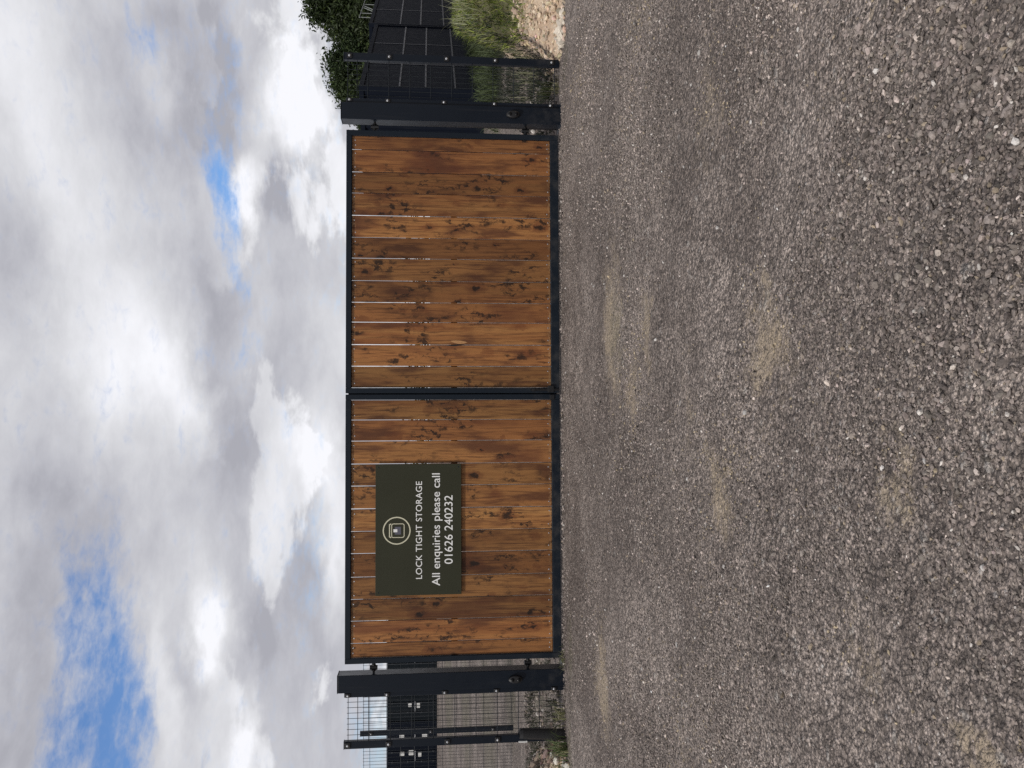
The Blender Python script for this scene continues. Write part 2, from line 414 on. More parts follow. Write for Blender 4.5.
def make_world():
    w = bpy.data.worlds.new('World'); S.world = w; w.use_nodes = True
    t = NT(w.node_tree); bg = w.node_tree.nodes['Background']
    sky = t.new('ShaderNodeTexSky', sky_type='NISHITA', sun_disc=False, sun_elevation=SUN_EL, sun_rotation=SUN_AZ)
    sky.air_density = 1.0; sky.dust_density = .3; sky.ozone_density = 3.5
    d = t.new('ShaderNodeTexCoord').outputs['Generated']
    x, y, z = t.sep(d)
    az = t.math('ARCTAN2', x, y); el = t.math('ARCSINE', z)
    A = t.comb(az, el, 0.0)
    # stretched coordinates, flatter towards the horizon
    st = t.comb(t.math('MULTIPLY', az, 3.4), t.math('MULTIPLY', el, 7.5), 3.7)
    wn = t.vmath('SUBTRACT', t.noise(st, 1.1, 7, .58, out=1), (.5, .5, .5))
    wn2 = t.vmath('SUBTRACT', t.noise(st, 4.5, 6, .6, out=1), (.5, .5, .5))
    Aw = t.vmath('ADD', A, t.vmath('MULTIPLY', wn, (.16, .09, 0)))
    Aw = t.vmath('ADD', Aw, t.vmath('MULTIPLY', wn2, (.05, .035, 0)))
    def field(lst):
        acc = None
        for (U, V, ru, rv, rot, wgt) in lst:
            a, e = sky_dir(U, V)
            g = t.math('MULTIPLY', t.blob(Aw, (a, e, 0), (ru / 850, rv / 850, 1), R(rot)), wgt)
            acc = g if acc is None else t.math('ADD', acc, g)
        return acc
    # (right px, down px, half widths, tilt, weight): light and dark masses
    light = [(730, 5, 150, 70, 0, .22), (420, 140, 110, 60, 0, .24), (365, 165, 80, 40, 0, .22), (655, 290, 72, 48, -10, .55), (585, 245, 55, 26, -20, .45),
             (150, 205, 75, 38, 0, .50), (690, 155, 70, 30, 10, .25), (315, 320, 90, 30, 0, .35), (230, 340, 130, 22, 0, .30), (450, 90, 260, 60, 12, .14), (40, 240, 60, 22, 0, .28),
             (560, 70, 150, 80, 0, .10), (20, 330, 80, 30, 0, .02), (430, 330, 80, 40, 0, .18), (80, 160, 140, 22, 8, .15)]
    dark = [(690, 165, 140, 65, 0, .26), (600, 275, 55, 30, 0, .34), (440, 205, 190, 45, 4, .13), (330, 240, 130, 50, -14, .13), (120, 180, 70, 25, 5, .22), (90, 25, 220, 45, 0, .20),
            (240, 300, 110, 28, 0, .10), (120, 280, 120, 40, 0, .08), (510, 20, 110, 60, 0, .12), (690, 210, 110, 25, 0, .14), (230, 90, 120, 60, 30, .14), (150, 262, 80, 20, 0, .12)]
    blue = [(40, 93, 240, 58, 5, .80), (0, 106, 170, 38, 0, .50), (170, 82, 90, 36, 20, .35), (20, 50, 120, 24, 0, .3), (600, 212, 72, 22, 4, 1.0), (520, 232, 130, 17, 4, .62), (690, 225, 90, 20, 0, .38), (200, 310, 130, 32, 0, .40), (735, 140, 70, 24, 0, .32), (30, 372, 130, 24, 0, .55)]
    det = t.noise(st, 1.9, 9, .6, .3); det2 = t.noise(st, 6.0, 8, .62, .2)
    L = t.math('SUBTRACT', field(light), field(dark))
    L = t.math('ADD', L, t.math('MULTIPLY', t.math('SUBTRACT', det, .5), .34))
    L = t.math('ADD', L, t.math('MULTIPLY', t.math('SUBTRACT', det2, .5), .20))
    L = t.math('ADD', L, .62)
    # heaped cumulus with crisp tops, low over the horizon
    bil = t.noise(t.comb(t.math('MULTIPLY', az, 5.2), t.math('MULTIPLY', el, 10.5), 9.1), 1.35, 9, .56, .25)
    cum = t.math('MULTIPLY', t.mapr(bil, .50, .585, -.05, .24), t.mapr(el, .30, .12, 0, 1))
    L = t.math('ADD', L, cum)
    L = t.math('MAXIMUM', t.math('MINIMUM', L, .97), .43)
    tintm = t.mapr(L, .36, .75, 0, 1)
    cl = t.mix(tintm, (.955, .960, 1.075), (.98, .985, 1.03))
    cl = t.mix(1.0, cl, t.comb(L, L, L), 'MULTIPLY')
    B = field(blue)
    B = t.math('ADD', B, t.math('MULTIPLY', t.math('SUBTRACT', det2, .5), 1.5))
    B = t.math('ADD', B, t.math('MULTIPLY', t.math('SUBTRACT', det, .5), .5))
    wisp = t.noise(st, 15.0, 5, .6, .4)
    B = t.math('ADD', B, t.math('MULTIPLY', t.math('SUBTRACT', wisp, .5), 1.0))
    thin = t.mapr(B, .02, 1.25, 0, .97)
    skyc = t.mix(1.0, sky.outputs[0], (.088, .112, .140), 'MULTIPLY')
    col = t.mix(thin, cl, skyc)
    # below the horizon: land
    col = t.mix(t.mapr(el, -.02, .0, 1, 0), col, (.13, .12, .11))
    t.put(bg.inputs['Color'], col); bg.inputs['Strength'].default_value = 1.0
    w.cycles.sampling_method = 'MANUAL'; w.cycles.sample_map_resolution = 1024
make_world()

sun = bpy.data.lights.new('sun', 'SUN'); sun.energy = 2.5; sun.angle = R(5); sun.color = (1, .955, .89)
so = bpy.data.objects.new('sun', sun); COL.objects.link(so)
sd = Vector((math.sin(SUN_AZ) * math.cos(SUN_EL), math.cos(SUN_AZ) * math.cos(SUN_EL), math.sin(SUN_EL)))
so.rotation_euler = sd.to_track_quat('Z', 'Y').to_euler(); so.location = sd * 60

# ------------------------------------------------------------------ ground
def make_ground():
    def axis(lo, hi, step, far, g=1.28):
        a = list(np.arange(lo, hi + 1e-6, step)); s = step; v = hi
        while v < far: s *= g; v += s; a.append(v)
        s = step; v = lo; pre = []
        while v > -far: s *= g; v -= s; pre.append(v)
        return np.array(pre[::-1] + a)
    xs = axis(-6, 7, .12, 600); ys = axis(-9, 6, .12, 600)
    X, Y = np.meshgrid(xs, ys); Z = ground_z(X, Y)
    V = np.stack([X, Y, Z], -1).reshape(-1, 3)
    n, m = len(xs), len(ys)
    i = (np.arange(m - 1)[:, None] * n + np.arange(n - 1)[None]).ravel()
    o = np_mesh('ground', V, np.stack([i, i + 1, i + n + 1, i + n], 1), M_GROUND, smooth=True)
    tag(o, kind='structure')
make_ground()

# ------------------------------------------------------------------ stones
def icosa():
    p = (1 + 5 ** .5) / 2
    v = np.array([(-1, p, 0), (1, p, 0), (-1, -p, 0), (1, -p, 0), (0, -1, p), (0, 1, p), (0, -1, -p), (0, 1, -p), (p, 0, -1), (p, 0, 1), (-p, 0, -1), (-p, 0, 1)], float)
    f = np.array([(0, 11, 5), (0, 5, 1), (0, 1, 7), (0, 7, 10), (0, 10, 11), (1, 5, 9), (5, 11, 4), (11, 10, 2), (10, 7, 6), (7, 1, 8), (3, 9, 4), (3, 4, 2), (3, 2, 6), (3, 6, 8), (3, 8, 9), (4, 9, 5), (2, 4, 11), (6, 2, 10), (8, 6, 7), (9, 8, 1)])
    return v / np.linalg.norm(v[0]), f
def octa():
    v = np.array([(1, 0, 0), (-1, 0, 0), (0, 1, 0), (0, -1, 0), (0, 0, 1), (0, 0, -1)], float)
    f = np.array([(0, 2, 4), (2, 1, 4), (1, 3, 4), (3, 0, 4), (2, 0, 5), (1, 2, 5), (3, 1, 5), (0, 3, 5)])
    return v, f
def stones(base, pts, size, tint, sink=.25, flat=.65):
    bv, bf = base; n = len(pts); k = len(bv)
    jit = 1 + RNG.uniform(-.30, .30, (n, k, 1))
    sc = np.stack([RNG.uniform(.8, 1.35, n), RNG.uniform(.65, 1.0, n), RNG.uniform(flat * .7, flat * 1.25, n)], 1)
    v = bv[None] * jit * sc[:, None]
    q = RNG.normal(size=(n, 4)) * np.array([.3, .3, 1, 1.0]); q /= np.linalg.norm(q, axis=1, keepdims=True)
    x, y, z, w = q.T
    Rm = np.stack([1 - 2 * (y * y + z * z), 2 * (x * y - z * w), 2 * (x * z + y * w), 2 * (x * y + z * w), 1 - 2 * (x * x + z * z), 2 * (y * z - x * w), 2 * (x * z - y * w), 2 * (y * z + x * w), 1 - 2 * (x * x + y * y)], 1).reshape(n, 3, 3)
    v = np.einsum('nij,nkj->nki', Rm, v) * (size / 2)[:, None, None]
    p = np.array(pts, float).copy(); p[:, 2] += size * sink * .5
    V = (v + p[:, None]).reshape(-1, 3)
    F = (bf[None] + (np.arange(n) * k)[:, None, None]).reshape(-1, 3)
    C = np.repeat(tint, k, axis=0)
    return V, F, C
def stack(parts):
    Vs, Fs, Cs, b = [], [], [], 0
    for V, F, C in parts:
        Vs.append(V); Fs.append(F + b); Cs.append(C); b += len(V)
    return np.concatenate(Vs), np.concatenate(Fs), np.concatenate(Cs)

def smooth_noise(x, y, s, seed):
    r = np.random.default_rng(seed); g = r.random((64, 64))
    u = x * s + 31.7; v = y * s + 17.3
    iu = np.floor(u).astype(int); iv = np.floor(v).astype(int); fu = u - iu; fv = v - iv
    fu = fu * fu * (3 - 2 * fu); fv = fv * fv * (3 - 2 * fv)
    a = g[iu % 64, iv % 64]; b = g[(iu + 1) % 64, iv % 64]; c = g[iu % 64, (iv + 1) % 64]; d = g[(iu + 1) % 64, (iv + 1) % 64]
    return (a * (1 - fu) + b * fu) * (1 - fv) + (c * (1 - fu) + d * fu) * fv

def stone_tints(n, pale=.02):
    base = np.array([.186, .158, .142]); k = np.exp(RNG.normal(0, .44, n))[:, None]
    c = base * k * (1 + RNG.normal(0, .012, (n, 3)))
    u = RNG.random(n)
    c[u < pale] = np.array([.56, .52, .48]) * RNG.uniform(.75, 1.25, ((u < pale).sum(), 1))
    w = (u > .97); c[w] = np.array([.30, .245, .185]) * RNG.uniform(.7, 1.2, (w.sum(), 1))
    return np.clip(c, .02, .75)

def sandy(c, x, y, amt):
    # dustier and darker areas of the stone itself
    v = .55 * smooth_noise(x, y, .8, 51) + .45 * smooth_noise(x, y, 2.6, 52)
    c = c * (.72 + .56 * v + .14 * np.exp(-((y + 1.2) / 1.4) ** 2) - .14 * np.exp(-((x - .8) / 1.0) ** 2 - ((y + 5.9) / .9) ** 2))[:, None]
    w = np.zeros(len(x)); wx = x + .35 * (smooth_noise(x, y, 3.1, 31) - .5); wy = y + .35 * (smooth_noise(x, y, 3.1, 32) - .5)
    for (px, py, rx, ry, rot, s) in SAND: w = np.maximum(w, s * np.exp(-((wx - px) / (rx * .62)) ** 2 - ((wy - py) / (ry * .62)) ** 2))
    w *= np.clip(smooth_noise(x, y, 9, 33) * 2.2 - .3, 0, 1.2)
    k = RNG.random(len(x)) < w * amt
    c[k] = np.array([.36, .295, .205]) * RNG.uniform(.55, 1.3, (k.sum(), 1))
    return c
def make_gravel():
    parts = []
    N = 900000
    x = RNG.uniform(-5.2, 5.6, N); y = RNG.uniform(-7.9, -.12, N)
    dist = np.hypot(x + .2, y + 8.13)
    coarse = .55 * smooth_noise(x, y, .9, 1) + .45 * smooth_noise(x, y, 2.3, 2)
    coarse += .34 * np.exp(-((x - .55) / 1.0) ** 2 - ((y + 6.1) / .8) ** 2) + .10 * np.exp(-((x - 2.2) / 1.0) ** 2 - ((y + 3.4) / 1.6) ** 2)
    # compacted wheel lanes leading to the gate
    for lx, sl in ((-1.25, .06), (.75, -.02)):
        coarse -= .22 * np.exp(-((x - lx - sl * y) / .38) ** 2)
    coarse -= .16 * np.exp(-((y + 1.0) / 1.1) ** 2)
    for (px, py, rx, ry, rot, s) in SAND:
        coarse -= .38 * s * np.exp(-((x - px) / (rx * .8)) ** 2 - ((y - py) / (ry * .8)) ** 2)
    cov = np.clip((coarse - .18) / .5, .05, 1)
    inside = np.abs(x + .2) < dist * .62 + .7
    # fine chips
    pf = cov * np.where(dist < 4.2, .62, np.where(dist < 6, .30, .14)) * inside
    s = RNG.random(N) < pf
    n = s.sum(); size = np.clip(np.exp(RNG.normal(math.log(.0085), .30, n)), .004, .016) * np.where(dist[s] > 5, 1.45, 1)
    pts = np.stack([x[s], y[s], ground_z(x[s], y[s])], 1)
    parts.append(stones(octa(), pts, size, sandy(stone_tints(n, .008), pts[:, 0], pts[:, 1], .95), .2))
    # stones of 14 to 40 mm
    N2 = 380000
    x = RNG.uniform(-5.2, 5.6, N2); y = RNG.uniform(-7.9, -.10, N2)
    dist = np.hypot(x + .2, y + 8.13)
    coarse = .45 * smooth_noise(x, y, .9, 1) + .65 * smooth_noise(x, y, 2.3, 2) - .06
    big = np.exp(-((x - .60) / .95) ** 2 - ((y + 6.15) / .75) ** 2)
    coarse += .42 * big
    for lx, sl in ((-1.25, .06), (.75, -.02)):
        coarse -= .20 * np.exp(-((x - lx - sl * y) / .38) ** 2)
    for (px, py, rx, ry, rot, q) in SAND:
        coarse -= .40 * q * np.exp(-((x - px) / (rx * .8)) ** 2 - ((y - py) / (ry * .8)) ** 2)
    coarse -= .22 * np.exp(-((y + 1.0) / 1.6) ** 2)
    pr = np.clip((coarse - .26) / .75, .015, 1) * np.where(dist < 4.2, .75, .60) * (np.abs(x + .2) < dist * .62 + .7)
    s = RNG.random(N2) < pr; n = s.sum()
    size = np.clip(np.exp(RNG.normal(math.log(.0105), .30, n)) * (1 + .30 * big[s]), .006, .024)
    pts = np.stack([x[s], y[s], ground_z(x[s], y[s])], 1)
    parts.append(stones(icosa(), pts, size, sandy(stone_tints(n, .010), pts[:, 0], pts[:, 1], .55), .30))
    # stones pushed up along the foot of the gate and posts
    n = 1500; x = RNG.uniform(-3.3, 3.2, n); y = -.035 - RNG.gamma(1.6, .035, n)
    k = smooth_noise(x, y * 0, 1.7, 44) > .36; x, y = x[k], y[k]; n = len(x)
    parts.append(stones(icosa(), np.stack([x, y, ground_z(x, y)], 1), RNG.uniform(.010, .030, n), stone_tints(n, .03) * .85, .3))
    # sparse pale lumps
    n = 200
    x = RNG.uniform(-4.5, 4.8, n); y = RNG.uniform(-7.5, -.3, n)
    pts = np.stack([x, y, ground_z(x, y)], 1)
    parts.append(stones(icosa(), pts, RNG.uniform(.012, .024, n), np.clip(RNG.normal(.50, .07, (n, 1)) * np.array([[1, .95, .9]]), .2, .75), .3))
    V, F, C = stack(parts)
    o = np_mesh('gravel', V, F, M_STONE, C)
    tag(o, 'loose grey crushed gravel scattered over the drive', 'gravel', kind='stuff')
    print('gravel tris', len(F))
make_gravel()

# ------------------------------------------------------------------ gate leaves
Z0, Z1 = .018, 2.05
def make_leaf(side):
    label = ('wide brown timber gate leaf carrying the dark green sign' if side < 0 else
             'plain brown timber gate leaf without any sign, beside the signed leaf')
    t = thing('gate_leaf', (side * 2.514, 0, Z0), label, 'gate', 'pair of timber gate leaves')
    L = lambda x, y, z: (x - side * 2.514, y, z - Z0)
    xo, xi = side * 2.514, side * .006          # outer and meeting edges
    d = .03
    def bx(mb, x0, x1, y0, y1, z0, z1, bev=.004, **k):
        a = L(x0, y0, z0); b = L(x1, y1, z1); mb.box(a[0], b[0], a[1], b[1], a[2], b[2], bev, **k)
    f = MB()
    w = .05
    bx(f, xo, xo - side * w, -d, d, Z0, Z1); bx(f, xi + side * w, xi, -d, d, Z0, Z1)
    bx(f, xo - side * (w + .0005), xi + side * (w + .0005), -d, d, Z1 - .052, Z1)
    bx(f, xo - side * (w + .0005), xi + side * (w + .0005), -d, d, Z0, Z0 + .078)
    f.build('frame', M_PAINT, t)
    g = MB()
    bx(g, xo - side * (w + .001), xi + side * (w + .001), .022, .029, 1.0, 1.06)
    g.build('back_rail', M_PAINT, t)
    if side < 0:
        g = MB(); bx(g, -.03, .03, .0305, .036, Z0 + .02, Z1 - .02, .001); g.build('meeting_strip', M_PAINT, t)
    # boards
    b = MB()
    if side > 0: seams = [2.463, 2.332, 2.118, 1.914, 1.7, 1.49, 1.29, 1.076, .87, .681, .467, .262, .057]
    else: seams = [-.057, -.246, -.444, -.659, -.867, -1.08, -1.29, -1.497, -1.716, -1.922, -2.123, -2.328, -2.463]
    gaps = [RNG.uniform(.0035, .0075) for _ in seams]
    if side > 0: gaps[1] = .004; gaps[6] = .0045
    else: gaps[9] = .005; gaps[10] = .004; gaps[2] = .0045
    tones = np.array([.42, .66, .20, .50, .90, .12, .34, .28, .60, .78, .98, .26] if side > 0 else [.30, .62, .86, .44, .72, .95, .24, .14, .40, .10, .80, .55]) + RNG.uniform(-.05, .05, 12)
    for i in range(12):
        x0, x1 = sorted((seams[i], seams[i + 1]))
        x0 += gaps[i] / 2; x1 -= gaps[i + 1] / 2
        a = float(np.clip(.02 + .96 * tones[i], .01, .99))
        yo = RNG.uniform(-.0015, .0015)
        zt = Z1 - .0523 - RNG.uniform(0, .0008); zb = Z0 + .0783 + RNG.uniform(0, .002)
        tw = RNG.uniform(-.0008, .0008)
        p0 = L(x0, -.012 + yo, zb); p1 = L(x1, .0075 + yo, zt)
        b.box(p0[0], p1[0], p0[1], p1[1], p0[2], p1[2], .0045, a=a, M=None)
        for z in (zb + .028, zt - .028):
            for xx in (x0 + .04, x1 - .04):
                if x1 - x0 < .1: xx = (x0 + x1) / 2
                q = L(xx + RNG.uniform(-.006, .006), -.0135 + yo, z + RNG.uniform(-.006, .006))
                b.lathe(q, [(.0055, .001), (.0055, -.0006), (.003, -.0014)], 'y', 8, mi=1)
    b.build('board_panel', [M_WOOD, M_ZINC], t, 'board')
    if side > 0:                                 # the split scar on one board
        c = MB()
        n = 14; top = []; bot = []
        for i in range(n + 1):
            u = i / n; zz = .985 + .16 * (u - .5) * 1.0; wd = .024 * math.sin(math.pi * u) ** .8
            top.append((.492 + .012 * u - wd * .9, zz)); bot.append((.492 + .012 * u + wd * .45, zz))
        vs = [L(x, -.0145, z) for x, z in top] + [L(x, -.0145, z) for x, z in bot] + [L(x, -.011, z) for x, z in top] + [L(x, -.011, z) for x, z in bot]
        m = n + 1; fs = []
        for i in range(n):
            fs += [(i, i + 1, m + i + 1, m + i), (i, 2 * m + i, 2 * m + i + 1, i + 1), (m + i, m + i + 1, 3 * m + i + 1, 3 * m + i)]
        c.add(vs, fs)
        c.build('split_scar', M_WOODPALE, t)
        dk = MB(); vs = []
        for i in range(n + 1):
            u = i / n; vs.append(L(.470 - .010 * u - .010 * math.sin(math.pi * u), -.0142, 1.02 + .17 * (u - .5)))
        for i in range(n + 1):
            u = i / n; vs.append(L(.470 - .010 * u + .006 * math.sin(math.pi * u), -.0142, 1.02 + .17 * (u - .5)))
        back = [(v[0], v[1] + .003, v[2]) for v in vs]
        dk.add(vs + back, [(i, i + 1, m + i + 1, m + i) for i in range(n)] + [(i, i + 2 * m, i + 2 * m + 1, i + 1) for i in range(n)])
        dk.build('split_crack', M_BLACK, t)
        k = MB()                                  # drop bolt at the foot of the meeting edge
        bx(k, .012, .075, -.048, -.0305, .075, .135, .003)
        k.tube(L(.035, -.039, .02), L(.035, -.039, .30), .008, 10)
        bx(k, .020, .050, -.050, -.0305, .26, .285, .002)
        k.build('drop_bolt', M_BLACK, t)
    else:
        k = MB(); bx(k, -.012, -.060, -.040, -.0305, .070, .115, .003); k.build('stop_block', M_BLACK, t)
    # hinges: an adjustable eye bolt bridging the gap to the post
    for z in (1.785, .335):
        h = MB()
        h.tube(L(xo - side * .002, 0, z), L(side * 2.602, 0, z), .011, 12)
        h.tube(L(side * 2.556, 0, z - .035), L(side * 2.556, 0, z + .035), .021, 14)
        h.tube(L(side * 2.575, 0, z), L(side * 2.587, 0, z), .021, 6)
        h.tube(L(side * 2.525, 0, z), L(side * 2.537, 0, z), .021, 6)
        h.build('hinge', M_BLACK, t)
    return t
leaf_l = make_leaf(-1); leaf_r = make_leaf(1)

# ------------------------------------------------------------------ gate posts
def clip(parent, off, x, y, z, side):
    """fence clamp: dark clip plate with a shiny bolt head"""
    c = MB(); c.box(x - .018 - off[0], x + .018 - off[0], y - .010 - off[1], y - off[1] + .001, z - .024 - off[2], z + .024 - off[2], .003)
    o = c.build('clamp', M_BLACK, parent)
    b = MB(); b.lathe((x - off[0], y - .011 - off[1], z - off[2]), [(.0115, .002), (.0115, -.004), (.007, -.009), (.002, -.0105)], 'y', 12)
    b.build('bolt_head', M_ZINC, o)
    return o

def make_post(side):
    base = (side * 2.69, .02, 0)
    t = thing('gate_post', base, 'thick anthracite steel gate post hinged to the ' + ('signed timber leaf' if side < 0 else 'plain timber leaf'), 'gate post', 'steel gate posts')
    top = 2.108 if side < 0 else 2.092
    X0, X1 = side * 2.604, side * 2.766
    a = MB(); a.box(X0 - base[0], X1 - base[0], -.095, .075, -.05, top, .006); a.build('box_column', M_POST, t)
    c = MB(); c.box(X0 - side * .002 - base[0], X1 + side * .002 - base[0], -.097, .077, top + .0005, top + .008, .003); c.build('cap_plate', M_POST, t)
    s = MB(); xs0, xs1 = side * 2.7665, side * 2.812
    s.box(xs0 - base[0], xs1 - base[0], -.074, -.030, -.05, 2.052, .004); s.build('fence_channel', M_POST, t)
    for z in (2.018, 1.66, 1.125, .64, .095):
        clip(t, base, side * 2.792, -.0545, z, side)
    # photocell: oval black housing with two lenses
    p = MB(); cx, cz = side * 2.686 - base[0], .462
    p.lathe((cx, -.0955, cz), [(.05, 0), (.05, -.014), (.046, -.024), (.036, -.030)], 'y', 32, sx=.72, sz=1.35)
    ph = p.build('photocell', M_BLACK, t)
    for dz in (-.030, .030):
        q = MB(); q.lathe((cx, -.1255, cz + dz), [(.017, .002), (.016, -.004), (.010, -.008), (.003, -.0095)], 'y', 18); q.build('lens', M_GLASS, ph)
    f = MB(); f.box(-.12, .12, -.135, .115, -.03, .004, .002); f.build('base_plate', M_POST, t)
    return t
make_post(-1); make_post(1)

# ------------------------------------------------------------------ mesh fences
def fence_post(t, x, y, z0, h, ang=0, name='fence_post', clips=(2.02, 1.645, 1.10, .63, .08)):
    """x, y in the frame of thing t"""
    p = MB()
    Mr = Matrix.Translation((x, y, z0)) @ Matrix.Rotation(ang, 4, 'Z')
    p.box(-.035, .035, -.025, .025, -.1, h, .004, M=Mr); p.box(-.037, .037, -.027, .027, h + .0005, h + .007, .002, M=Mr)
    po = p.build(name, M_POST, t)
    for z in clips:
        o = MB(); o.box(-.024, .024, -.037, -.0255, z - .024, z + .024, .003, M=Mr); co = o.build('clamp', M_BLACK, po)
        b = MB(); b.lathe((0, -.0375, z), [(.0115, .002), (.0115, -.004), (.007, -.009), (.002, -.0105)], 'y', 10)
        b.v = [tuple(Mr @ Vector(v)) for v in b.v]; b.build('bolt_head', M_ZINC, co)
    return po

def mesh_panel(t, p0, p1, zb0, zb1, h):
    """welded wires: uprights every 50 mm, twin rods every 200 mm"""
    m = MB(); p0 = Vector((*p0, 0)); p1 = Vector((*p1, 0)); d = p1 - p0; ln = d.length; d.normalize()
    nrm = Vector((d.y, -d.x, 0))
    n = max(2, int(ln / .05)); off = (ln - (n - 1) * .05) / 2
    for i in range(n):
        s = off + i * .05; q = p0 + d * s; zb = zb0 + (zb1 - zb0) * s / ln
        m.tube((q.x, q.y, zb), (q.x, q.y, zb + h), .0025, 5)
    k = 0
    for z in (h - .012, h - .10):
        m.tube(p0 + Vector((0, 0, zb0 + z)), p1 + Vector((0, 0, zb1 + z)), .0031, 5)
    while .03 + k * .2 < h - .15:
        for sgn in (-1, 1):
            o = nrm * (.0065 * sgn)
            z = min(.03 + k * .2, h - .02)
            m.tube(p0 + o + Vector((0, 0, zb0 + z)), p1 + o + Vector((0, 0, zb1 + z)), .0031, 5)
        k += 1
    m.build('mesh_panel', M_WIRE, t)

tl = thing('mesh_fence', (-3.25, -.02, 0), 'short see-through wire mesh fence bay with dark post beside the signed leaf\'s post', 'fence')
fence_post(tl, 0, 0, 0, 2.05)
mesh_panel(tl, (.036, 0), (.436, 0), .0, .0, 2.03)
tr = thing('mesh_fence', (3.22, -.02, 0), 'short wire mesh fence bay with dark post next to grassy earth bank', 'fence')
fence_post(tr, 0, 0, 0, 2.07)
mesh_panel(tr, (-.406, 0), (-.036, 0), .02, .02, 2.03)
# a second fence farther back, running off to the left
tb = thing('mesh_fence', (-4.76, 4.4, gz(0, 4.4)), 'wire mesh fence farther back with its dark end post, just inside the front fence post', 'fence')
fence_post(tb, 0, 0, 0, 2.20, 0, clips=(2.05, 1.2, .3))
mesh_panel(tb, (.036, 0), (2.49, 0), .0, .0, 2.17)
for k in (1, 2):
    fence_post(tb, -2.52 * k, .25 * k, 0, 2.20, 0, clips=(2.05, 1.2, .3)); 
    mesh_panel(tb, (-2.52 * (k - 1) - .036, .25 * (k - 1)), (-2.52 * k + .036, .25 * k), .0, .0, 2.17)

# ------------------------------------------------------------------ sign
def text_mesh(name, body, x0, x1, zbase, hcap, y, mat, parent, off, ref, bold=0.0, spacing=1.0):
    cu = bpy.data.curves.new(name, 'FONT'); cu.body = body; cu.size = 1; cu.extrude = 0.0; cu.offset = bold; cu.space_character = spacing
    cu.resolution_u = 6
    tmp = bpy.data.objects.new(name + '_src', cu); COL.objects.link(tmp)
    bpy.context.view_layer.update()
    me = bpy.data.meshes.new_from_object(tmp.evaluated_get(bpy.context.evaluated_depsgraph_get()))
    bpy.data.objects.remove(tmp); bpy.data.curves.remove(cu)
    co = np.empty(len(me.vertices) * 3); me.vertices.foreach_get('co', co); co = co.reshape(-1, 3)
    mnx, mxx = co[:, 0].min(), co[:, 0].max()
    sx = (x1 - x0) / (mxx - mnx); sz = hcap / ref
    nv = np.stack([x0 + (co[:, 0] - mnx) * sx - off[0], np.full(len(co), y - off[1]), zbase + co[:, 1] * sz - off[2]], 1)
    polys = [list(p.vertices) for p in me.polygons]; bpy.data.meshes.remove(me)
    iv = sorted((min(nv[i][0] for i in p), max(nv[i][0] for i in p)) for p in polys)
    gaps = []; end = iv[0][1]
    for a, b in iv[1:]:
        if a > end: gaps.append((a - end, (a + end) / 2))
        end = max(end, b)
    cuts = sorted(g[1] for g in sorted(gaps)[::-1][:body.count(' ')])
    for k in range(len(cuts) + 1):                # one part for each word
        ps = [p for p in polys if sum(np.mean([nv[i][0] for i in p]) > c for c in cuts) == k]
        used = sorted({i for p in ps for i in p}); mp = {i: n for n, i in enumerate(used)}
        wm = bpy.data.meshes.new(name); wm.from_pydata([tuple(nv[i]) for i in used], [], [[mp[i] for i in p] for p in ps])
        wm.materials.append(mat); wm.update()
        link(bpy.data.objects.new(name, wm), parent)

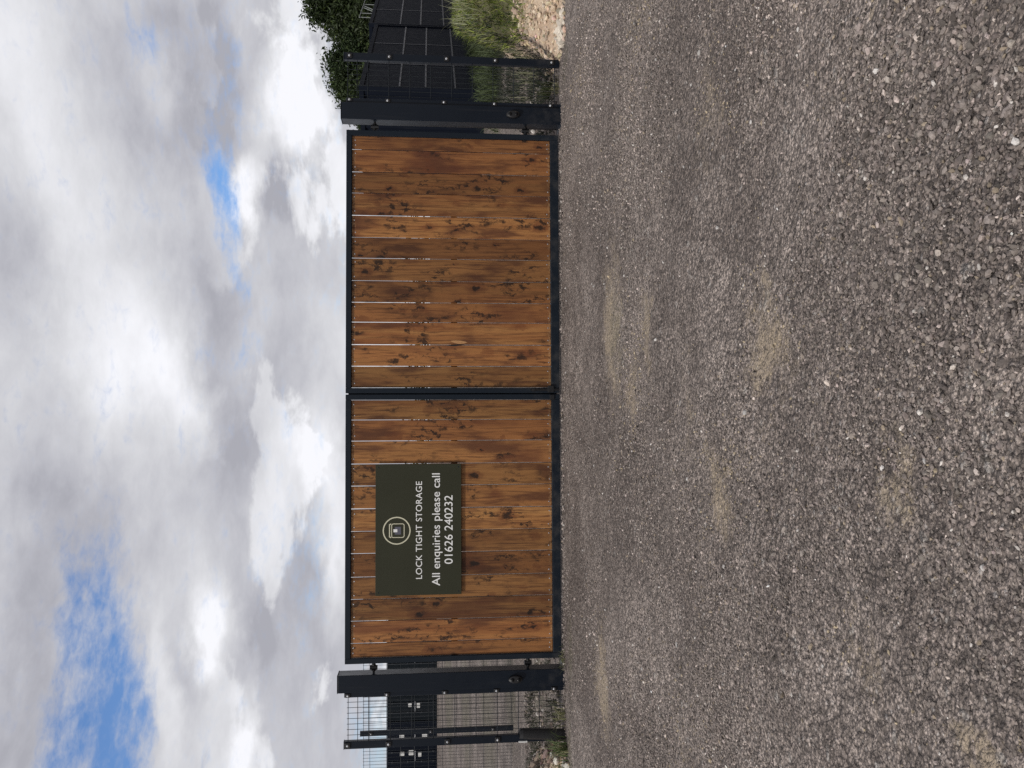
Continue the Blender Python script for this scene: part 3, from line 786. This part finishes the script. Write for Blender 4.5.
def make_sign():
    base = (-1.277, -.034, .966)
    t = thing('sign_board', base, 'dark green sign with white lettering and round emblem fixed on timber gate', 'sign')
    p = MB(); p.box(-1.889 - base[0], -.665 - base[0], -.004, .003, 0, .803, .0015); p.build('panel', M_SIGN, t)
    for z in (.08, .70):
        br = MB(); br.box(-.55, .55, .0032, .0185, z, z + .03, .001); br.build('mounting_batten', M_PAINT, t)
    y = base[1] - .0055
    cap = .729                                   # cap height of the built-in font per unit size
    text_mesh('lettering', 'LOCK TIGHT STORAGE', -1.738, -.826, 1.336, .060, y, M_WHITE, t, base, cap, .004, 1.06)
    text_mesh('lettering', 'All enquiries please call', -1.806, -.752, 1.168, .078, y, M_WHITE, t, base, cap, .004)
    text_mesh('lettering', '01626 240232', -1.604, -.961, 1.049, .080, y, M_WHITE, t, base, cap, .004)
    # emblem: ring round a small storage-box outline
    e = MB(); cx, cz = -1.285 - base[0], 1.572 - base[2]; yy = -.0055
    n = 56; ro, ri = .130, .119
    vs = []; fs = []
    for i in range(n):
        a = 2 * math.pi * i / n
        for r in (ro, ri):
            for yv in (yy, -.0042): vs.append((cx + r * math.cos(a), yv, cz + r * math.sin(a)))
    for i in range(n):
        j = (i + 1) % n
        fs += [(4 * i, 4 * j, 4 * j + 2, 4 * i + 2), (4 * i, 4 * i + 1, 4 * j + 1, 4 * j), (4 * i + 2, 4 * j + 2, 4 * j + 3, 4 * i + 3)]
    e.add(vs, fs); em = e.build('emblem_ring', M_BEIGE, t)
    b = MB()
    def rr(x0, x1, z0, z1, r, w):
        k = 6; o = []; q = []
        for (sx, sz, a0) in ((x1 - r, z1 - r, 0), (x0 + r, z1 - r, 90), (x0 + r, z0 + r, 180), (x1 - r, z0 + r, 270)):
            for i in range(k + 1):
                a = R(a0 + 90 * i / k)
                o.append((sx + r * math.cos(a), yy, sz + r * math.sin(a))); rq = max(r - w, .001)
                q.append((sx + rq * math.cos(a), yy, sz + rq * math.sin(a)))
        m = len(o)
        b.add(o + q, [(i, (i + 1) % m, m + (i + 1) % m, m + i) for i in range(m)])
    rr(cx - .067, cx + .067, cz - .073, cz + .050, .020, .007)
    b.box(cx - .062, cx + .062, yy, -.0042, cz + .062, cz + .071, 0)
    b.box(cx - .067, cx - .056, yy, -.0042, cz + .050, cz + .062, 0); b.box(cx + .056, cx + .067, yy, -.0042, cz + .050, cz + .062, 0)
    b.build('emblem_box', M_BEIGE, t)
    k = MB(); k.box(cx - .036, cx + .036, yy, -.0042, cz - .040, cz + .018, 0); k.build('emblem_door', M_GREYLILAC, t)
    k = MB(); k.box(cx - .014, cx + .014, yy - .0006, -.0042, cz - .006, cz + .030, 0); k.build('emblem_keyhole', M_WHITE, t)
    scr = [(-1.86, 1.74), (-.694, 1.74), (-1.86, .993), (-.694, .993)]
    for x, z in scr:
        q = MB(); q.lathe((x - base[0], -.004, z - base[2]), [(.006, .001), (.006, -.001), (.003, -.002)], 'y', 10); q.build('screw', M_PAINT, t)
make_sign()

# ------------------------------------------------------------------ shipping containers
M_CONT = dusty_paint('container_navy', (.0052, .0074, .0135), .6, .05, .06)
M_CONT2 = dusty_paint('container_slate', (.0078, .0110, .0145), .55, .08, .08)
M_GRN = dusty_paint('container_dark_green', (.0060, .0110, .0115), .55, .08, .08)
M_SEAL = simple('rubber_seal', (.008, .008, .008), .7)
M_RIB = simple('worn_navy_edge', (.018, .021, .029), .45, 0, .3, 6)
M_BAR = simple('lock_bar_paint', (.03, .034, .04), .4, 0, .3, 10)

def container(loc, rz, length, label, group, mat, doors=False, marks=(), H=2.591, W=2.438):
    """local: x along the length (0..length), y across (0..W, y=0 faces the viewer), z up"""
    t = thing('shipping_container', loc, label, 'container', group, rz)
    b = MB()                                     # frame
    c = .09
    for x in (0, length - c):
        for y in (0, W - c): b.box(x, x + c, y, y + c, .0, H, .006)
    for y in (.004, W - c + .004):
        b.box(c + .0005, length - c - .0005, y, y + c - .012, H - .10, H - .004, .004); b.box(c + .0005, length - c - .0005, y, y + c - .012, .02, .16, .004)
    for x in (.004, length - c + .004):
        b.box(x, x + c - .012, c + .0005, W - c - .0005, H - .10, H - .004, .004); b.box(x, x + c - .012, c + .0005, W - c - .0005, .02, .16, .004)
    b.build('frame', mat, t)
    r = MB(); r.box(c, length - c, c, W - c, H - .06, H - .03, .004); r.build('roof', mat, t)
    fl = MB(); fl.box(c, length - c, c, W - c, .06, .14, 0); fl.build('floor', M_SEAL, t)
    def sheet(name, f):
        s = MB(); f(s); s.build(name, mat, t)
    # long walls: flat steel sheets with shallow swage ribs running along
    def longwall(y, sgn):
        def f(s):
            s.box(c, length - c, y, y + .03, .161, H - .101, .002)
        sheet('side_wall', f)
        g = MB()
        for z in (.62, 1.23, 1.76):
            g.box(c + .03, length - c - .03, y - sgn * .0155 if sgn > 0 else y + .0305, (y - .0005) if sgn > 0 else y + .046, z, z + .035, .003)
        k = max(1, int(length / 2.0))
        for i in range(1, k):
            x = c + (length - 2 * c) * i / k
            for (za, zb) in ((.165, .618), (.657, 1.228), (1.267, 1.758), (1.797, H - .105)):
                g.box(x - .02, x + .02, y - .0105 if sgn > 0 else y + .0305, (y - .0005) if sgn > 0 else y + .041, za, zb, .002)
        g.build('side_rib', M_RIB, t)
    longwall(.035, 1); longwall(W - .065, -1)
    def corr(s, x):                               # corrugated end
        n = 10; vs = []; fs = []
        y0, y1 = c, W - c; pts = []
        for i in range(n):
            a = y0 + (y1 - y0) * i / n; st = (y1 - y0) / n
            pts += [(a, 0), (a + st * .3, 0), (a + st * .5, .035), (a + st * .8, .035)]
        pts.append((y1, 0))
        for (yy, dx) in pts:
            vs += [(x + dx, yy, .161), (x + dx, yy, H - .101)]
        for i in range(len(pts) - 1): fs.append((2 * i, 2 * i + 1, 2 * i + 3, 2 * i + 2))
        s.add(vs, fs)
    sheet('end_wall', lambda s: corr(s, length - .06))
    if not doors:
        sheet('end_wall', lambda s: corr(s, .025))
    else:
        for k in (0, 1):
            y0 = c + .006 + k * (W / 2 - c); y1 = y0 + W / 2 - c - .012
            d = MB(); d.box(.012, .055, y0, y1, .17, H - .11, .004)
            for z in (.45, .95, 1.45, 1.95): d.box(.004, .0115, y0 + .06, y1 - .06, z, z + .22, .004)
            do = d.build('door', mat, t)
            for fr in (.28, .72):
                yb = y0 + (y1 - y0) * fr
                lb = MB(); lb.tube((-.022, yb, .10), (-.022, yb, H - .06), .018, 10)
                for z in (.2, .8, 1.5, 2.3): lb.box(-.045, .003, yb - .035, yb + .035, z, z + .05, .003)
                lb.build('locking_bar', M_BAR, do)
            hd = MB(); hd.box(-.06, -.041, y0 + .25, y0 + .75, 1.14, 1.17, .004); hd.build('handle', M_ZINC, do)
    for (yc, zc, w, h) in marks:
        q = MB(); q.box(-.012 if doors else -.006, .0025, yc - w / 2, yc + w / 2, zc - h / 2, zc + h / 2, .001); q.build('marking_plate', M_PLATE, t)
    return t

A = Vector((6.42, 8.93)); J = Vector((10.0, 13.85)); dirv = (J - A).normalized(); rz = math.atan2(dirv.y, dirv.x)
La = (J - A).length - .06
container((A.x, A.y, gz(A.x, A.y) - .03), rz, La, 'dark navy storage container close behind the wire mesh and grassy bank', 'dark containers beyond the bank', M_CONT)
container((J.x, J.y, gz(J.x, J.y) + .03), rz, 6.058, 'dark navy storage container farther back, end to end with the nearer one', 'dark containers beyond the bank', M_CONT)
# row facing us at the back of the yard: turned so local x runs away from us
xs = [-10.95, -13.44, -15.93, -18.42, -20.91]
desc = ['dark slate container just peeping past the left gate post, rightmost of the far row',
        'dark slate container with white door plates seen through the mesh bay',
        'dark container with door lock bars, behind the mesh fence post',
        'dark green container with white door marks, leftmost visible of far row',
        'dark container at the far outer end of the row']
def mk(seed):
    r = random.Random(seed); out = []
    for (y, z) in ((.75, 1.80), (.75, 1.42), (.78, .62), (1.62, 1.84), (1.62, 1.38), (1.66, .95)):
        if r.random() < .85: out.append((y + r.uniform(-.06, .06), z + r.uniform(-.05, .05), r.uniform(.16, .26), r.uniform(.15, .27)))
    return out
for i, x in enumerate(xs[:4]):
    container((x, 36.6, gz(0, 36.6) - .02), R(90), 6.058, desc[i], 'containers at the back of the yard', (M_CONT2, M_CONT2, M_CONT, M_GRN)[i], True, mk(i + 3))

# guard rail standing on the roof of the farther container
def rail():
    top = gz(J.x, J.y) + .03 + 2.59
    t = thing('guard_rail', (J.x, J.y, top), 'thin pale metal guard rail on top of the farther dark container', 'railing', None, rz)
    m = MB()
    for x in (2.55, 3.15, 4.5, 5.9): m.tube((x, .35, -.03), (x, .35, .42), .011, 8)
    m.build('post', M_RAIL, t)
    q = MB(); q.tube((2.5, .35, .425), (5.95, .35, .425), .012, 8); q.build('top_rail', M_RAIL, t)
    q = MB(); q.tube((3.3, .35, .0), (4.0, .35, .40), .010, 8); q.tube((3.55, .35, .0), (4.25, .35, .40), .010, 8); q.build('brace', M_RAIL, t)
rail()

# ------------------------------------------------------------------ trees
def leaf_cloud(n_cl, blobs, leaf, per, tintf, seed):
    """clumps of leaf faces spread through ellipsoid blobs"""
    r = np.random.default_rng(seed)
    cen = []
    bl = np.array(blobs, float); wts = bl[:, 3] * bl[:, 4] * bl[:, 5]; wts /= wts.sum()
    idx = r.choice(len(bl), n_cl, p=wts)
    d = r.normal(size=(n_cl, 3)); d /= np.linalg.norm(d, axis=1, keepdims=True)
    rad = r.random(n_cl) ** .42
    C = bl[idx, :3] + d * rad[:, None] * bl[idx, 3:6]
    Vs, Cs = [], []
    cs = r.uniform(.65, 1.35, n_cl)
    cl = np.repeat(C, per, axis=0); csr = np.repeat(cs, per)
    n = len(cl)
    p = cl + r.normal(size=(n, 3)) * leaf * 1.0
    nrm = r.normal(size=(n, 3)) + np.repeat(d, per, axis=0) * .7 + np.array([0, 0, .5]); nrm /= np.linalg.norm(nrm, axis=1, keepdims=True)
    u = np.cross(nrm, r.normal(size=(n, 3))); u /= np.linalg.norm(u, axis=1, keepdims=True); v = np.cross(nrm, u)
    L = leaf * r.uniform(.7, 1.5, (n, 1)); W = L * r.uniform(.28, .5, (n, 1))
    bend = nrm * L * .15
    V = np.stack([p - u * L * .5, p + v * W * .5 + bend, p + u * L * .55, p - v * W * .5 + bend], 1).reshape(-1, 3)
    F = np.arange(n * 4).reshape(n, 4)
    t = tintf(r, n, p, csr)
    return V, F, np.repeat(t, 4, axis=0)

def tree(name, loc, h, rad, label, seed, tint, n_cl=2700, leaf=.17, per=9, base=.15):
    t = thing(name, loc, label, 'tree', 'trees behind the containers')
    r = random.Random(seed)
    blobs = []
    for i in range(9):
        a = r.uniform(0, 6.28); zz = r.uniform(base, .93) * h; w = math.sin(math.pi * min(.97, (zz / h - base + .12) / (1.14 - base))) ** .6
        rr = rad * w * r.uniform(.25, .66)
        s = rad * r.uniform(.34, .55) * (.55 + .45 * w)
        blobs.append((rr * math.cos(a), rr * math.sin(a), min(zz, h - s * .8), s, s, s * r.uniform(.7, 1.0)))
    blobs.append((0, 0, h * .55, rad * .6, rad * .6, h * .34)); blobs.append((r.uniform(-.2, .2) * rad, 0, h - rad * .36, rad * .36, rad * .36, rad * .36))
    def tf(rg, n, p, csr):
        k = (csr * rg.uniform(.7, 1.35, n))[:, None]
        c = np.array(tint) * k
        y = rg.random(n) < .10; c[y] = c[y] * np.array([1.9, 1.8, 1.3])
        return np.clip(c, .004, .5)
    V, F, C = leaf_cloud(n_cl, blobs, leaf, per, tf, seed)
    np_mesh('crown', V, F, M_LEAF, C, t)
    m = MB(); pts = [Vector((0, 0, -.1))]
    for i in range(1, 6): pts.append(Vector((r.uniform(-.1, .1), r.uniform(-.1, .1), h * .8 * i / 5)))
    rd = [.17 * h / 6 * (1 - .16 * i) for i in range(6)]
    m.path(pts, rd, 10); tr_ = m.build('trunk', M_BARK, t)
    l = MB()
    for (bx, by, bz, s, _, _) in blobs[:8]:
        z0 = max(h * .18, bz - rad * .9); k = min(4, int(z0 / (h * .8) * 5)); st = pts[k].lerp(pts[k + 1], .5)
        mid = st.lerp(Vector((bx, by, bz)), .5) + Vector((0, 0, -.15)); l.path([st, mid, Vector((bx, by, bz))], [.06 * h / 6, .04 * h / 6, .015], 6)
    l.build('limb', M_BARK, tr_)
    return t
def cam_pt(U, V, D):
    cx, cy, cz, pitch, roll, yaw = P_CAM
    F = Vector((math.sin(yaw) * math.cos(pitch), math.cos(yaw) * math.cos(pitch), -math.sin(pitch)))
    Rt = Vector((math.cos(yaw), -math.sin(yaw), 0)); Up = Rt.cross(F)
    return Vector((cx, cy, cz)) + (F + Rt * ((U - 384) / 850) - Up * ((V - 512) / 850)) * D
TREES = []
for (U, Vt, D, rad, lab, tint) in [(772, 306, 36, 2.0, 'tall dark evergreen rising at the end of the container row', (.030, .046, .016)),
        (738, 326, 36, 1.7, 'dark bushy tree with pale leaf tips behind the farther container', (.034, .050, .018)),
        (710, 326, 36.5, 1.5, 'dark tree behind the joint of the two containers', (.026, .043, .016)),
        (684, 330, 36, 1.35, 'lower dark green tree behind the nearer container, beside the gate post', (.036, .054, .019)),
        (648, 354, 37, 1.5, 'low green tree glimpsed through the gap at the plain leaf hinges', (.030, .046, .018))]:
    p_ = cam_pt(U, Vt, D); TREES.append((p_.x, p_.y, p_.z - gz(0, p_.y), rad, lab, tint))
for i, (x, y, h, rad, lab, tint) in enumerate(TREES[:5]):
    tree('evergreen_tree', (x, y, gz(0, y)), h, rad, lab, 40 + i, tint)

# far hedge closing the field behind the yard
def hedge():
    blobs = [(x, 62 + 3 * math.sin(x * .21), 1.1 + 1.0, 2.2, 1.2, 1.25 + .25 * math.sin(x * .7)) for x in np.arange(-60, 62, 2.6)]
    def tf(rg, n, p, csr): return np.clip(np.array([.045, .062, .024]) * (csr * rg.uniform(.7, 1.3, n))[:, None], .004, .4)
    V, F, C = leaf_cloud(2600, blobs, .30, 7, tf, 5)
    o = np_mesh('hedgerow', V, F, M_LEAF, C); tag(o, 'low dark hedgerow across the field beyond the yard', 'hedge', kind='stuff')
hedge()

# ------------------------------------------------------------------ earth banks
def bank_h(x, y, side):
    x = np.asarray(x, float); y = np.asarray(y, float)
    ss = lambda a, b, v: np.clip((v - a) / (b - a), 0, 1) ** 2 * (3 - 2 * np.clip((v - a) / (b - a), 0, 1))
    nz = .5 * smooth_noise(x, y, 1.6, 5) + .3 * smooth_noise(x, y, 4.5, 6) + .2 * smooth_noise(x, y, 11, 7) - .5
    if side > 0:
        e = ss(0, .45, x - 3.19 - .435 * np.clip(y, 0, 9))
        f = ss(-.30, .35, y) * .36 + ss(.2, 1.5, y) * .38 + .10 * ss(3.8, 5.0, x)
        b = 1 - ss(3.0, 5.2, y) * .98
        h = f * e * b * (1 - ss(7.5, 9.5, x)) + (.16 * nz * ss(-.3, .4, y) * e * b)
    else:
        e = ss(-3.30, -3.75, x) if False else np.clip((-x - 3.33 - .40 * np.clip(y, 0, 9)) / .55, 0, 1) ** .8
        f = ss(-.30, .45, y) * .40
        b = 1 - ss(1.0, 2.2, y)
        h = f * e * b * (1 - ss(5.0, 6.8, -x)) + .12 * nz * ss(-.3, .2, y) * e * b
    return h
def make_bank(side):
    xs = np.arange(3.15, 9.8, .05) if side > 0 else np.arange(-7.0, -3.3, .05)
    ys = np.arange(-.45, 5.4, .05) if side > 0 else np.arange(-.45, 2.4, .05)
    X, Y = np.meshgrid(xs, ys); H = bank_h(X, Y, side)
    Z = ground_z(X, Y) + H + np.where(H > .004, .003, -.03)
    n, m = len(xs), len(ys); i = (np.arange(m - 1)[:, None] * n + np.arange(n - 1)[None]).ravel()
    o = np_mesh('earth_bank', np.stack([X, Y, Z], -1).reshape(-1, 3), np.stack([i, i + 1, i + n + 1, i + n], 1), M_BANK, smooth=True)
    tag(o, kind='structure')
make_bank(1); make_bank(-1)

def bank_pts(n, side, x0, x1, y0, y1):
    x = RNG.uniform(x0, x1, n); y = RNG.uniform(y0, y1, n)
    return x, y, ground_z(x, y) + bank_h(x, y, side)

def rubble():
    parts = []
    x, y, z = bank_pts(5200, 1, 3.2, 7.5, -.42, .75); h = z - ground_z(x, y)
    k = (h < .40) & (RNG.random(len(x)) < np.where(h > .02, 1.0, .35)) & (x > 3.24); x, y, z = x[k], y[k], z[k]; n = len(x)
    sz = np.clip(np.exp(RNG.normal(math.log(.030), .45, n)), .012, .10)
    c = np.array([.58, .455, .335]) * RNG.uniform(.45, 1.3, (n, 1)) * (1 + RNG.normal(0, .05, (n, 3)))
    parts.append(stones(icosa(), np.stack([x, y, z], 1), sz, np.clip(c, .05, .75), .3))
    # pale lumps at the end of the bank by the fence post
    n = 26; x = RNG.uniform(3.28, 3.62, n); y = RNG.uniform(-.38, -.08, n); z = ground_z(x, y) + bank_h(x, y, 1)
    parts.append(stones(icosa(), np.stack([x, y, z], 1), RNG.uniform(.05, .11, n), np.clip(np.array([.56, .50, .42]) * RNG.uniform(.75, 1.15, (n, 1)), .1, .75), .35))
    V, F, C = stack(parts)
    tag(np_mesh('rubble', V, F, M_STONE, C), 'sandy stones covering the bare foot of the grassy bank', 'rubble', kind='stuff')
    parts = []
    x, y, z = bank_pts(1500, -1, -5.6, -3.36, -.42, .8); n = len(x)
    sz = np.clip(np.exp(RNG.normal(math.log(.035), .5, n)), .012, .11)
    c = np.array([.24, .19, .145]) * RNG.uniform(.4, 1.5, (n, 1)) * (1 + RNG.normal(0, .06, (n, 3)))
    parts.append(stones(icosa(), np.stack([x, y, z], 1), sz, np.clip(c, .05, .75), .3))
    n = 9; x = RNG.uniform(-3.75, -3.38, n); y = RNG.uniform(-.35, .1, n); z = ground_z(x, y) + bank_h(x, y, -1)
    parts.append(stones(icosa(), np.stack([x, y, z], 1), RNG.uniform(.06, .12, n), np.clip(np.array([.56, .53, .47]) * RNG.uniform(.7, 1.15, (n, 1)), .1, .75), .3))
    V, F, C = stack(parts)
    tag(np_mesh('rubble', V, F, M_STONE, C), 'pale broken stones heaped beside the mesh fence post', 'rubble', kind='stuff')
    # scattered stones and dark gravel behind the mesh bays
    n = 1500; sd_ = RNG.random(n) < .5
    x = np.where(sd_, RNG.uniform(2.62, 3.6, n), RNG.uniform(-4.6, -2.62, n)); y = RNG.uniform(.15, 3.0, n)
    z = ground_z(x, y) + np.where(sd_, bank_h(x, y, 1), bank_h(x, y, -1))
    sz = np.clip(np.exp(RNG.normal(math.log(.035), .4, n)), .012, .10)
    V, F, C = stones(icosa(), np.stack([x, y, z], 1), sz, stone_tints(n, .05) * .9, .3)
    tag(np_mesh('yard_stones', V, F, M_STONE, C), 'grey stones strewn on the yard behind the mesh bays', 'stones', kind='stuff')
rubble()

def blades(x, y, z, L, W, lean, tint, rg):
    """bent three-segment grass blades"""
    n = len(x); a = rg.uniform(0, 2 * np.pi, n); dx, dy = np.cos(a), np.sin(a)
    wx, wy = -dy, dx; rows = []
    for k, (t, wf) in enumerate(((0, 1), (.4, .85), (.75, .5), (1, .06))):
        hx = x + dx * L * lean * t * t; hy = y + dy * L * lean * t * t; hz = z + L * t * (1 - .25 * lean * t)
        for s in (-1, 1): rows.append(np.stack([hx + wx * W * wf * s * .5, hy + wy * W * wf * s * .5, hz], 1))
    V = np.stack(rows, 1).reshape(-1, 3)
    b = (np.arange(n) * 8)[:, None]
    F = np.concatenate([b + np.array([[2 * k, 2 * k + 1, 2 * k + 3, 2 * k + 2]]) for k in range(3)], 0)
    return V, F, np.repeat(tint, 8, axis=0)

def grass():
    parts = []
    x, y, z = bank_pts(46000, 1, 3.26, 8.5, -.05, 3.2); h = z - ground_z(x, y)
    dens = np.clip((h - .24) / .16, 0, 1) * (.35 + .65 * smooth_noise(x, y, 3.0, 9)) + .04 * (h > .1)
    k = RNG.random(len(x)) < dens; x, y, z = x[k], y[k], z[k]; n = len(x)
    t = np.array([.270, .330, .070]) * RNG.uniform(.35, 1.4, (n, 1)) * (.45 + 1.1 * smooth_noise(x, y, 7.0, 12))[:, None]; yl = RNG.random(n)
    t[yl < .22] = np.array([.30, .28, .13]) * RNG.uniform(.6, 1.2, ((yl < .22).sum(), 1)); t[yl > .85] = np.array([.055, .095, .028]) * RNG.uniform(.7, 1.3, ((yl > .85).sum(), 1))
    parts.append(blades(x, y, z - .01, RNG.uniform(.035, .105, n) * (.6 + .9 * smooth_noise(x, y, 5.0, 14)), RNG.uniform(.006, .013, n), RNG.uniform(.3, 1.4, n), np.clip(t, .01, .5), RNG))
    # tall dry stems along the crest
    n = 650; x = RNG.uniform(3.6, 8, n); y = RNG.uniform(1.0, 2.2, n); z = ground_z(x, y) + bank_h(x, y, 1)
    t = np.array([.34, .35, .22]) * RNG.uniform(.6, 1.2, (n, 1))
    parts.append(blades(x, y, z, RNG.uniform(.14, .34, n), RNG.uniform(.004, .008, n), RNG.uniform(.1, .7, n), np.clip(t, .01, .6), RNG))
    # rank growth along the foot of the containers
    n = 5200; u_ = RNG.uniform(-3.2, 11.5, n); v_ = RNG.uniform(.05, 1.5, n)
    x = A.x + dirv.x * u_ + dirv.y * v_; y = A.y + dirv.y * u_ - dirv.x * v_; z = ground_z(x, y)
    t = np.array([.060, .080, .032]) * RNG.uniform(.4, 1.6, (n, 1))
    parts.append(blades(x, y, z - .01, RNG.uniform(.15, .50, n), RNG.uniform(.010, .022, n), RNG.uniform(.3, 1.4, n), np.clip(t, .01, .5), RNG))
    # darker low growth behind the mesh bay
    n = 6500; y = RNG.uniform(.35, 7.5, n); x = 2.62 + .40 * y + RNG.uniform(-.25, 1.15, n); z = ground_z(x, y) + bank_h(x, y, 1)
    k = smooth_noise(x, y, 2.4, 21) > .38; x, y, z = x[k], y[k], z[k]; n = len(x)
    t = np.array([.034, .041, .025]) * RNG.uniform(.4, 1.5, (n, 1))
    parts.append(blades(x, y, z - .01, RNG.uniform(.05, .17, n), RNG.uniform(.006, .013, n), RNG.uniform(.4, 1.5, n), np.clip(t, .01, .5), RNG))
    n = 2600; y = RNG.uniform(.12, 2.6, n); x = -2.62 - .40 * y - RNG.uniform(-.25, 1.5, n); z = ground_z(x, y) + bank_h(x, y, -1)
    k = smooth_noise(x, y, 3.0, 23) > .45; x, y, z = x[k], y[k], z[k]; n = len(x)
    t = np.array([.045, .048, .030]) * RNG.uniform(.4, 1.5, (n, 1))
    parts.append(blades(x, y, z - .01, RNG.uniform(.03, .13, n), RNG.uniform(.006, .013, n), RNG.uniform(.4, 1.5, n), np.clip(t, .01, .5), RNG))
    V, F, C = stack(parts)
    tag(np_mesh('grass', V, F, M_GRASS, C), 'bright green and straw coloured grass on the bank and dark low growth by the fences', 'grass', kind='stuff')
grass()

def weed(x, y, label, seed, n=90, L=.2, tint=(.10, .14, .05)):
    rg = np.random.default_rng(seed)
    t = thing('weed_clump', (x, y, gz(x, y) + float(bank_h(x, y, 1 if x > 0 else -1))), label, 'weed')
    px = rg.normal(0, .045, n); py = rg.normal(0, .045, n)
    c = np.array(tint) * rg.uniform(.5, 1.5, (n, 1)); s = rg.random(n) < .25; c[s] = np.array([.32, .30, .17]) * rg.uniform(.7, 1.1, (s.sum(), 1))
    V, F, C = blades(px, py, np.zeros(n) - .005, rg.uniform(.4, 1.2, n) * L, rg.uniform(.004, .009, n), rg.uniform(.2, 1.2, n), np.clip(c, .01, .5), rg)
    np_mesh('blade_tuft', V, F, M_GRASS, C, t)
    m = MB()
    for i in range(4):
        a = rg.uniform(0, 6.28); m.tube((0, 0, 0), (math.cos(a) * .05, math.sin(a) * .05, L * .7), .002, 5, .001)
    m.build('stem', M_GRASS2, t)
M_GRASS2 = simple('weed_stem', (.16, .17, .07), .7)
weed(-3.30, -.22, 'green weeds with dry stalks at the foot of the mesh fence post by the duct', 1, 120, .22)
weed(-3.55, -.30, 'green weed tuft among pale stones beside the duct', 2, 110, .18, (.08, .14, .04))
weed(-3.02, -.10, 'thin dry weed under the left mesh bay', 3, 40, .16, (.2, .2, .1))
weed(-2.50, -.10, 'flat dusty weeds below hinge edge of the signed leaf', 4, 60, .07, (.12, .13, .07))
weed(3.02, .05, 'dusty weeds under the mesh bay by the earth bank', 5, 60, .10, (.12, .13, .07))
weed(3.12, .42, 'taller green weed behind the mesh beside the earth bank', 6, 90, .22, (.09, .12, .045))

# ------------------------------------------------------------------ black duct by the left fence post
def duct():
    t = thing('cable_duct', (-3.20, -.115, 0), 'short black plastic duct stub sticking up beside mesh fence post', 'duct')
    m = MB(); tilt = Matrix.Rotation(R(3), 4, 'Y')
    prof = [(.044, -.06)]
    z = 0.0
    prof += [(.050, .0), (.0505, .2), (.050, .40)]
    prof += [(.046, .43), (.039, .432), (.037, .30), (.037, .1)]
    m.lathe((0, 0, 0), prof, 'z', 24)
    m.v = [tuple(tilt @ Vector(v)) for v in m.v]; m.build('pipe', M_BLACK, t)
    b = MB(); b.box(-.052, -.040, -.030, -.010, .36, .44, .002); b.box(-.040, -.0385, -.030, -.010, .36, .375, 0); b.build('cable_tie', M_PLATE, t)
duct()

# ------------------------------------------------------------------ render settings
S.view_settings.view_transform = 'Standard'; S.view_settings.look = 'None'
S.view_settings.exposure = 0; S.view_settings.gamma = 1; S.view_settings.use_curve_mapping = False
S.render.engine = 'CYCLES'; S.cycles.max_bounces = 6; S.cycles.diffuse_bounces = 3; S.cycles.use_denoising = False
S.render.resolution_x = 1024; S.render.resolution_y = 768
